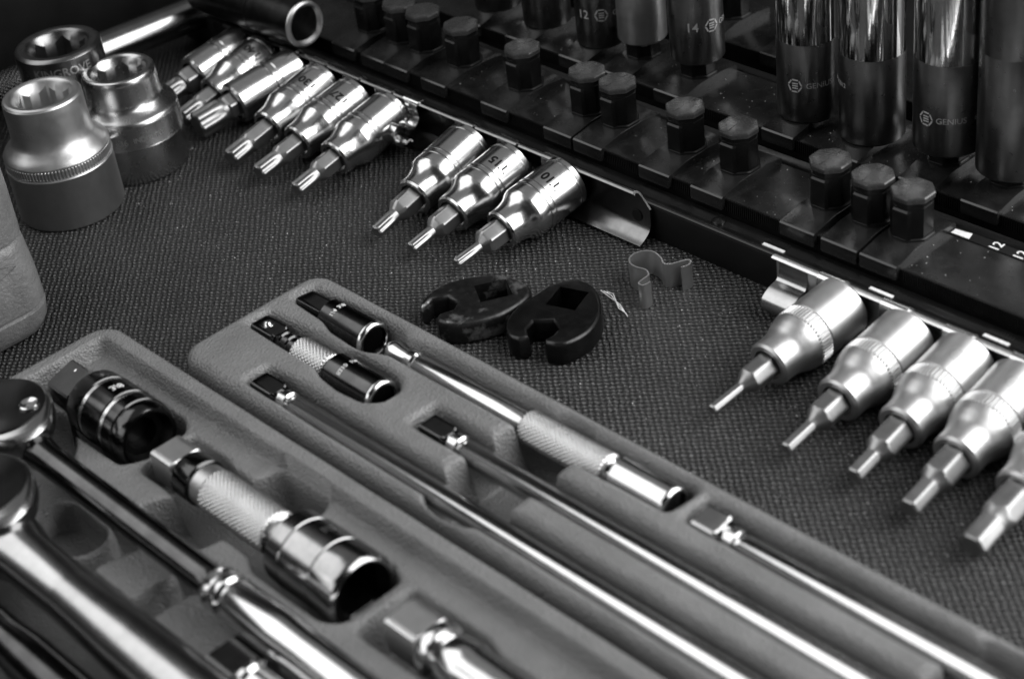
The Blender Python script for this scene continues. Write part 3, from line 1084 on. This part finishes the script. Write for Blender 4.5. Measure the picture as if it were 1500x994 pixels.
# ------------------------------------------------------------------ grey case end standing at the lower left
def rrect_ring(x0, x1, y0, y1, r, n=12):
    pts = []
    for cx, cy, a0 in ((x1-r, y1-r, 0), (x0+r, y1-r, 90), (x0+r, y0+r, 180), (x1-r, y0+r, 270)):
        for i in range(n+1):
            q = math.radians(a0+90*i/n)
            pts.append((cx+r*math.cos(q), cy+r*math.sin(q)))
    return np.array(pts)


cs = thing('grey_case', 'upright grey plastic case with rough moulded bands', 'tool case', (-146.2, -101, 0))
secs = []
for z, g_ in ((0, -5), (.6, -3), (2, -1.2), (5, 0), (9.6, .5), (10.2, -.3), (10.8, -.3), (11.4, .5), (22, .3), (31, -.3), (33.4, -.6), (34.2, -1.5), (35, -.5), (50, -.5), (95, -1.5)):
    secs.append((z, rrect_ring(-46-g_, 26+g_, -46-g_, 19+g_, 11)))
MB().loft(secs, 'Z').build('shell', 'grey_worn', cs, angle=50)
lp = MB()
for (z0, bow) in ((27.5, 2.0), (27.5, -2.0)):
    pts = []
    for i in range(9):
        u = i/8
        pts.append((26.6 - .3, 10 - 26*u, z0 + bow*math.sin(u*math.pi)*1.6))
    lp.add(*tube_path(pts, .10))
lp.build('wire_loop', 'grey_worn', cs)
MB().lathe([(24.5, 2.2), (26.4, 2.4), (27.6, 1.8)], 'X', -15.6, 27.5, n=20).build('catch_pin', 'white', cs)

# ------------------------------------------------------------------ crowfoot wrenches
def plate_tool(name, label, cat, outline, hole, z0, z1, mat, bev=.9):
    cx = sum(p[0] for p in outline)/len(outline)
    cy = sum(p[1] for p in outline)/len(outline)
    ol = [(x-cx, y-cy) for x, y in outline]
    hl = [(x-cx, y-cy) for x, y in hole]
    me = bpy.data.meshes.new(name)
    bm = bmesh.new()
    ov = [bm.verts.new((x, y, 0)) for x, y in ol]
    hv = [bm.verts.new((x, y, 0)) for x, y in hl]
    es = [bm.edges.new((ov[i], ov[(i+1) % len(ov)])) for i in range(len(ov))]
    es += [bm.edges.new((hv[i], hv[(i+1) % len(hv)])) for i in range(len(hv))]
    bmesh.ops.triangle_fill(bm, edges=es, use_beauty=True)
    dead = [f for f in bm.faces if sd_poly(np.array([f.calc_center_median().x]), np.array([f.calc_center_median().y]), hl)[0] < 0
            or sd_poly(np.array([f.calc_center_median().x]), np.array([f.calc_center_median().y]), ol)[0] > 0]
    bmesh.ops.delete(bm, geom=dead, context='FACES_ONLY')
    ex = bmesh.ops.extrude_face_region(bm, geom=list(bm.faces))
    up = [v for v in ex['geom'] if isinstance(v, bmesh.types.BMVert)]
    bmesh.ops.translate(bm, verts=up, vec=(0, 0, z1-z0))
    bmesh.ops.recalc_face_normals(bm, faces=bm.faces)
    rim = []
    for e in bm.edges:
        if len(e.link_faces) == 2 and abs(e.verts[0].co.z-e.verts[1].co.z) < 1e-6:
            n0, n1 = e.link_faces[0].normal, e.link_faces[1].normal
            if n0.angle(n1, 0) > 1.0:
                inner = any((e.verts[0].co.xy-Vector(h_)).length < 1e-4 for h_ in hl)
                if not inner:
                    rim.append(e)
    bmesh.ops.bevel(bm, geom=rim, offset=bev, segments=4, profile=.5, affect='EDGES', clamp_overlap=False)
    for v in bm.verts:
        v.co = v.co*S
    bm.to_mesh(me)
    bm.free()
    me.polygons.foreach_set('use_smooth', [True]*len(me.polygons))
    me.set_sharp_from_angle(angle=math.radians(32))
    me.materials.append(M[mat])
    o = bpy.data.objects.new(name, me)
    COL.objects.link(o)
    o.location = Vector((cx, cy, z0))*S
    return tag(o, label, cat, 'black crowfoot wrench heads on the liner')


def spline_closed(pts, k=5):
    p = np.array(pts, float)
    n = len(p)
    out = []
    for i in range(n):
        a, b, c_, d2 = p[i-1], p[i], p[(i+1) % n], p[(i+2) % n]
        for u in np.linspace(0, 1, k, endpoint=False):
            out.append(tuple(.5*((2*b)+(-a+c_)*u+(2*a-5*b+4*c_-d2)*u*u+(-a+3*b-3*c_+d2)*u**3)))
    return out


def spline_open(pts, k=5):
    return [tuple(q) for q in smooth_prof(pts, k)]


# wrench with the open jaw toward the camera
body = spline_open([(20.2, -1.2), (22.8, 1.6), (23.8, 9.4), (20.6, 17.7), (14.9, 23.5), (8.6, 27.2), (2.6, 27.2), (-1.2, 24.2), (-2.9, 19.5), (-3.0, 13.2), (-2.4, 5.2),
                    (.6, -1.8), (6.2, -6.2), (10.2, -5.8)], 5)
jaw = [(11.6, -3.0), (8.4, -.6), (6.9, 3.4), (11.3, 7.0), (15.4, 5.4), (16.4, 1.9), (16.0, -1.2), (17.6, -2.2)]
k = NT('worn_black_oxide_steel')
k.set(Metallic=.85)
wear = k.ramp(k.noise(120, 5, .62), 0, 1, .56, .66)
k.grey(k.math('ADD', k.ramp(k.noise(500, 3), .022, .040), k.math('MULTIPLY', wear, .20)))
k.link(k.ramp(k.noise(300, 4), .28, .44), k.b.inputs['Roughness'])
k.bump(k.noise(1500, 3), 0.00006, .35)
M['oxide_worn'] = k.m
plate_tool('crowfoot_wrench', 'matte black crowfoot wrench with its open jaw facing the camera', 'wrench', body+jaw,
           [(.8, 20.7), (9.8, 23.8), (13.1, 14.5), (3.9, 11.4)], .1, 8.0, 'oxide', bev=1.2)
body = spline_open([(-27.2, -11.4), (-29.6, -6.8), (-29.8, .6), (-25.4, 9.4), (-19.3, 14.4), (-12.1, 16.5), (-5.6, 14.6), (-3.0, 9.2), (-3.6, -.6), (-8.1, -9.6), (-12.4, -13.2), (-16.0, -14.2)], 5)
jaw = [(-18.0, -13.2), (-18.9, -11.0), (-17.4, -6.9), (-18.9, -3.9), (-23.4, -3.5), (-26.6, -7.0), (-25.9, -9.6), (-26.2, -11.8)]
plate_tool('crowfoot_wrench', 'worn black crowfoot wrench with shiny rubbed patches, jaw beside the tray', 'wrench', body+jaw,
           [(-20.9, 5.2), (-15.7, 13.5), (-7.8, 9.1), (-12.7, .3)], .1, 8.0, 'oxide_worn', bev=1.5)

# ------------------------------------------------------------------ loose clip and lint on the liner
pts = [(21.3, 38.4), (21.1, 36.2), (20.2, 35.4), (18.9, 35.9), (18.6, 38.2), (18.3, 40.8), (15.8, 42.3), (12.6, 41.7), (9.8, 42.0), (7.6, 43.8), (6.9, 46.4), (8.0, 49.4), (10.6, 51.0), (14.8, 50.0),
       (17.6, 48.2), (19.4, 48.6), (20.6, 50.8), (22.0, 53.6), (23.3, 54.1), (24.2, 52.9), (24.2, 51.2), (23.5, 49.6)]
pp = curve2(pts, 5)
o = MB().add(*strip(pp, .5, lambda q, s_: (q[0]-15, q[1]-45, (.1, 8.6)[s_]))).build('spring_clip', 'clip', angle=50)
o.location = Vector((15, 45, 0))*S
tag(o, 'loose bent steel spring clip standing on edge on the liner', 'clip')

th = MB()
for k2 in range(3):
    pts = [(4+1.0*k2, 34.0+.3*k2, .7), (9, 32.8+.8*k2, .9+.2*k2), (14+.6*k2, 32.0-.9*k2, .8), (20-.8*k2, 29.0+.5*k2, .5)]
    th.add(*tube_path([(x-12, y-32, z) for x, y, z in curve3] if False else [(x-12, y-32, z) for x, y, z in pts], .16, 5))
o = th.build('lint_thread', 'dust')
o.location = Vector((12, 32, 0))*S
tag(o, 'pale lint thread on the liner beside the wrench jaw', 'lint')

cr = MB()
for i in range(1100):
    x, y = rng.uniform(-190, 190), rng.uniform(-28, 64)
    s_ = rng.choice([.10, .14, .18, .28], p=[.5, .3, .15, .05])
    cr.add([(x-s_, y-s_*.6, .05), (x+s_, y-s_*.5, .1), (x+s_*.2, y+s_, .08), (x, y, .05+s_*1.2)], [(0, 1, 3), (1, 2, 3), (2, 0, 3)])
o = cr.build('dust_specks', 'dust')
tag(o, 'pale dust specks scattered on the liner', None, kind='stuff')
cr = MB()
for ry in ROWS[:2]:
    for i in range(150):
        x, y = rng.uniform(-120, 110), rng.uniform(ry+1.5, ry+26)
        s_ = rng.choice([.10, .15, .22], p=[.5, .35, .15])
        cr.add([(x-s_, y-s_*.6, 17.75), (x+s_, y-s_*.5, 17.8), (x+s_*.2, y+s_, 17.8), (x, y, 17.75+s_*1.2)], [(0, 1, 3), (1, 2, 3), (2, 0, 3)])
o = cr.build('dust_specks', 'dust')
tag(o, 'pale dust specks on the black organiser', None, kind='stuff')


# ------------------------------------------------------------------ tools lying in the slim tray
def tool(name, label, cat, x, y, z, group=None):
    return thing(name, label, cat, (x, y, z), (0, 0, 0), group)


def sock_face(parent, m_, t0, t1, r, h_, mat, n=64, back=.6, shape=sqr):
    """open socket end along X: body, bright rim and dark square recess"""
    m_.loft([(t0, circ(r-back, n)), (t0+.6, circ(r, n)), (t1-1.3, circ(r, n)), (t1-1.25, circ(r-1.0, n))], 'X')
    m_.build('socket_end', mat, parent)
    MB().loft([(t1-1.35, circ(r-.4, n)), (t1-1.3, circ(r, n)), (t1-.9, circ(r-.05, n)), (t1-.45, circ(r-.3, n)), (t1-.12, circ(r-.65, n)), (t1, circ(r-1.1, n)),
               (t1-.1, circ(r-1.5, n)), (t1-.5, circ(r-1.7, n))], 'X', cap0=False, cap1=False).build('rim', 'chrome', parent)  # brighter chrome than dark bodies, so the chamfer's glint is painted in
    MB().loft([(t1-.4, circ(r-1.6, n)), (t1-1.4, circ(max(h_*1.33, r-2.2), n)), (t1-1.8, shape(h_, n)), (t1-10, shape(h_*.98, n))], 'X', cap0=False).build('drive_recess', 'oxide', parent)  # shade of the opening painted in with near-black steel


def drive(m_, t0, t1, h_, ph=0.0, n=48):
    return m_.loft([(t0, sqr(h_*.86, n, ph)), (t0+.5, sqr(h_, n, ph)), (t1-.6, sqr(h_, n, ph)), (t1, sqr(h_*.9, n, ph, 1.2))], 'X')


def ball(parent, x, y, z, r, mat='chrome'):
    m_ = MB()
    m_.lathe([(z-.1, r*1.7), (z+.08, r*1.6), (z+.05, r*1.15), (z+.3, r), (z+.7, r*.8), (z+.95, r*.35), (z+1.0, .02)], 'Z', x, y, n=24)
    return m_.build('detent_ball', mat, parent)


GB = 'slim tools in the grey tray'
ZT = 15.2
# adapter
t = tool('socket_adapter', 'short black chrome adapter in the top corner slot of the tray', 'adapter', -48, -38.6, ZT, GB)
drive(MB(), 1, 13, 3.3).build('drive_end', 'chrome_dark', t)
m_ = MB()
m_.lathe([(12.6, 3.4), (13.4, 5.0), (14.0, 5.6)], 'X')
sock_face(t, m_, 13.8, 34, 6.0, 3.25, 'chrome_dark', back=.5)
wrap([text_tris('1/4 3/8', 2.2, .03)], 6.0, 'X', 19, math.radians(100), 'stamped_marking', 'dust', t, sgn=-1)
# spinner extension
t = tool('spinner_extension', 'long thin extension with a knurled sleeve and socket end in the tray top slot', 'extension', -9, -38.4, ZT, GB)
MB().lathe([(0, .4), (.8, 2.2), (2.4, 3.1), (4, 3.2), (6.5, 2.6), (9.6, 2.5), (10.2, 3.3), (12.8, 3.5), (13.6, 3.0), (14, 3.2), (56, 3.3), (57.4, 2.8), (58, 2.8)], 'X').build('shaft', 'chrome', t)
knurl(4.7, 57.8, 88, 'X', 0, 0, 1.25, .38).build('knurled_grip', 'knurl', t, angle=179)
m_ = MB().lathe([(87.8, 3.6), (89, 4.2), (90, 3.5), (91, 3.4), (91.4, 4.5)], 'X')
sock_face(t, m_, 91.2, 110.5, 5.6, 3.2, 'chrome')
# short knurled extension
t = tool('short_extension', 'short extension with bright knurled sleeve and a detent ball in the tray', 'extension', -47, -55.2, ZT, GB)
dr = drive(MB(), 0, 10.5, 3.4).build('drive_end', 'chrome_dark', t)
ball(dr, 4.4, 0, 3.4, 1.15)
MB().lathe([(10.3, 3.1), (11, 3.5), (12.4, 3.6), (12.8, 3.1), (13.6, 3.1), (14, 3.7), (15.6, 3.7), (16, 3.2), (19, 3.2)], 'X').build('neck', 'chrome_dark', t)
knurl(4.6, 18.8, 33.5, 'X', 0, 0, 1.25, .38).build('knurled_grip', 'knurl', t, angle=179)
m_ = MB().lathe([(33.3, 3.6), (35, 3.4), (35.6, 4.6)], 'X')
sock_face(t, m_, 35.4, 56.4, 6.0, 3.3, 'chrome_dark')
wrap([text_tris('8210  1/4', 2.0, .03)], 6.0, 'X', 42, math.radians(95), 'stamped_marking', 'dust', t, sgn=-1)


def ext_bar(label, x, y, z, end, L, r=3.4, h_=3.2, block=False):
    t_ = tool('extension_bar', label, 'extension bar', x, y, z, GB)
    m2 = MB()
    if block:
        drive(m2, 0, 7.8, 3.9, math.radians(8))
        m2.build('drive_end', 'handle', t_)
        e0 = 7.6
    else:
        d2 = drive(m2, 0, end, h_).build('drive_end', 'chrome_dark', t_)  # black chrome paints the slot's shadow into this end
        e0 = end - .1
    MB().lathe([(e0, r*.78), (e0+1.6, r*.78), (e0+2.0, r*1.02), (e0+4.4, r*1.06), (e0+4.8, r*.84), (e0+6.2, r*.84), (e0+7.0, r), (L, r)], 'X').build('shaft', 'chrome', t_)
    return t_


ext_bar('longest slim extension bar in the slot nearest the ratchet tray', -23.0, -73.5, ZT+1.1, 10, 250)
ext_bar('slim extension bar with a flat square end in the middle slot of the tray', 29.5, -56.8, ZT+1.1, 9.5, 200)
ext_bar('extension bar with a round capped end in the outer slot by the liner', 110.8, -39.7, ZT+1.1, 8, 120, block=True)

# ------------------------------------------------------------------ tools in the ratchet tray
GR = 'thick tools in the rimmed tray'
t = tool('universal_adapter', 'thick black chrome adapter with bright bands in the rimmed tray', 'adapter', -71, -107, 15.5, GR)
d2 = drive(MB(), 0, 11.5, 5.2, math.radians(18)).build('drive_end', 'chrome_mid', t)
ball(d2, 5, 1.5, 5.0, 1.2)
m_ = MB().lathe([(11.2, 5.0), (13, 6.5), (14, 8.6), (15.4, 9.6), (21, 9.9), (21.3, 9.4), (22.6, 9.4), (22.9, 9.9), (31, 9.9), (31.3, 9.4), (32.8, 9.4), (33.1, 9.9), (37, 9.9), (37.3, 9.5)], 'X', cap1=False)
m_.loft([(37.2, circ(9.5, 64)), (39.5, circ(9.7, 64)), (41.2, circ(9.2, 64)), (42, circ(8.6, 64)), (41.8, circ(7.6, 64))], 'X', cap0=False, cap1=False)
m_.build('socket_end', 'chrome_dark', t)
MB().loft([(41.8, circ(7.65, 64)), (38.5, circ(6.4, 64)), (38.2, circ(4.6, 64)), (34, circ(4.4, 64))], 'X', cap0=False).build('drive_recess', 'oxide', t)  # shade inside the bore put into a near-black colour
for tt in (21.95, 32.05):
    MB().lathe([(tt-.7, 9.45), (tt-.6, 9.62), (tt+.6, 9.62), (tt+.7, 9.45)], 'X').build('bright_band', 'bright', t)
wrap([text_tris('3/8', 3.2, .05)], 9.9, 'X', 27, math.radians(80), 'stamped_marking', 'dust', t, sgn=-1)

t = tool('knurled_extension', 'thick extension with wide knurled sleeve and large socket end in the rimmed tray', 'extension', -18, -108.6, 15.5, GR)
d2 = drive(MB(), 0, 10, 5.1).build('drive_end', 'satin', t)
MB().lathe([(9.8, 4.8), (10.6, 6.2), (11.4, 6.5), (17.2, 6.5), (17.8, 5.6)], 'X').build('neck', 'chrome_dark', t)
MB().lathe([(17.6, 5.2), (18, 5.7), (22.4, 5.9)], 'X').build('collar', 'satin', t)
knurl(6.3, 22.2, 49.2, 'X', 0, 0, 1.3, .4).build('knurled_grip', 'knurl', t, angle=179)
m_ = MB().lathe([(49, 5.6), (49.8, 6.0), (50.6, 5.0), (54, 5.2), (54.6, 8.6), (56, 9.9), (61, 10.2), (61.2, 9.9), (61.8, 9.9), (62, 10.2), (72.5, 10.2), (72.7, 9.9), (73.4, 9.9), (73.6, 10.2)], 'X', cap1=False)
m_.loft([(73.5, circ(10.2, 64)), (81, circ(10.2, 64)), (82.2, circ(9.8, 64)), (82.8, circ(9.0, 64)), (82.6, circ(8.3, 64))], 'X', cap0=False, cap1=False)
m_.build('socket_end', 'chrome_mid', t)
MB().loft([(82.6, circ(8.35, 64)), (80.5, sqr(5.9, 64)), (70, sqr(5.9, 64))], 'X', cap0=False).build('drive_recess', 'oxide', t)  # dark colour stands in for the shade in the opening
wrap([text_tris('1/2', 3.2, .05), shift(hex_logo(4), 9)], 10.2, 'X', 67, math.radians(70), 'stamped_marking', 'satin_grey', t, sgn=-1)

t = tool('square_drive_extension', 'chrome extension with a big square drive end at the frame bottom', 'extension', 79.5, -109.4, 15.5, GR)
drive(MB(), 0, 11.4, 5.3).build('drive_end', 'satin', t)
MB().lathe([(11.2, 5.0), (11.8, 6.6), (13.4, 7.2), (15, 6.8), (15.6, 5.4), (17, 5.6), (18.6, 6.6), (24, 6.8), (26, 6.2), (60, 6.2)], 'X').build('shaft', 'chrome', t)

t = tool('square_drive_adapter', 'dark square drive end poking out below the ratchet grip', 'adapter', 52, -142.2, 11, GR)
drive(MB(), 0, 11, 5.4).build('drive_end', 'chrome_dark', t)
MB().lathe([(10.8, 5.0), (11.6, 6.8), (13, 7.0), (14, 6.0), (20, 6.2), (60, 6.2)], 'X').build('shaft', 'chrome', t)


def ratchet(label, hx, hy, hz, rh, hy2, hz2, xs, rn, rg, xg, L, mat_n, sel=True, mat_g='chrome'):
    t_ = tool('ratchet', label, 'ratchet', hx, hy, hz, 'ratchets in the rimmed tray')
    n = 72
    th_ = ang(n)
    # pear-shaped head that runs into the neck
    def pear(r, k_):
        q = r*(1+k_*np.maximum(0, np.cos(th_))**6)
        return pol(q, th_)
    hd = MB()
    hd.loft([(-9, pear(rh*.86, .15)), (-8, pear(rh*.95, .2)), (-6, pear(rh, .25)), (-1.6, pear(rh, .25)), (-.5, pear(rh*.97, .2)), (0, pear(rh*.93, .16))], 'Z')
    hd.build('head', 'handle', t_, angle=40)
    c_ = MB().lathe([(-.1, rh*.9), (.35, rh*.9), (.75, rh*.86), (.8, .02)], 'Z', n=64).build('head_cover', 'gloss', t_)
    if sel:
        lv = MB().lathe([(.7, 2.9), (1.5, 2.8), (1.8, 2.4), (1.4, 1.7), (1.4, .02)], 'Z', rh*.52, rh*.40, n=24)
        lv.build('screw', 'chrome', c_)
    dy, dz = hy2-hy, hz2-hz
    prof = [(rh*.8, rn*1.25), (rh*1.1, rn*1.2), (rh*1.5, rn), (xs-4, rn*.97), (xs-1, rn*.9), (xs, rn*.8)] if sel else [(rh*.8, rn*1.25), (rh*1.1, rn*1.2), (rh*1.5, rn), (xs, rn*.98)]
    MB().lathe(prof, 'X', dy, dz).build('neck', mat_n, t_)
    gp = [(xs-.4, rn*.9), (xs-.2, rn*.985), (xs+10, rn*1.03), (xg, rg*1.1), (xg+30, rg*1.14), (L, rg*1.1)] if not sel else [(xs-.2, rn*.8), (xs+.6, rg*1.02), (xs+2, rg*1.12), (xs+3, rg*1.0), (xs+3.6, rg*1.0), (xs+4.6, rg*1.12), (xs+6.6, rg*1.12), (xs+7.6, rg*.98), (xs+8.4, rg*.98), (xs+9.4, rg*1.08),
          (xg, rg*1.1), (xg+8, rg*1.02), (L-2, rg*1.12), (L, rg*.9)]
    MB().lathe(gp, 'X', dy, dz).build('grip', mat_g, t_)
    return t_


ratchet('ratchet with black round cover and slim neck beside the thick adapter', -60, -132.8, 27, 14.2, -132.2, 19.5, 98, 4.3, 5.2, 125, 230, 'neck_dark')
ratchet('stout ratchet with a wide polished handle in the lower left corner', -33, -155.5, 28, 15, -156.4, 17, 44, 7.2, 7.4, 70, 200, 'handle', False, 'handle')
ratchet('dark ratchet handle at the very corner below the stout one', -62, -173.5, 24, 14, -174, 13.5, 60, 5.4, 5.8, 80, 200, 'chrome_dark', False, 'chrome_dark')
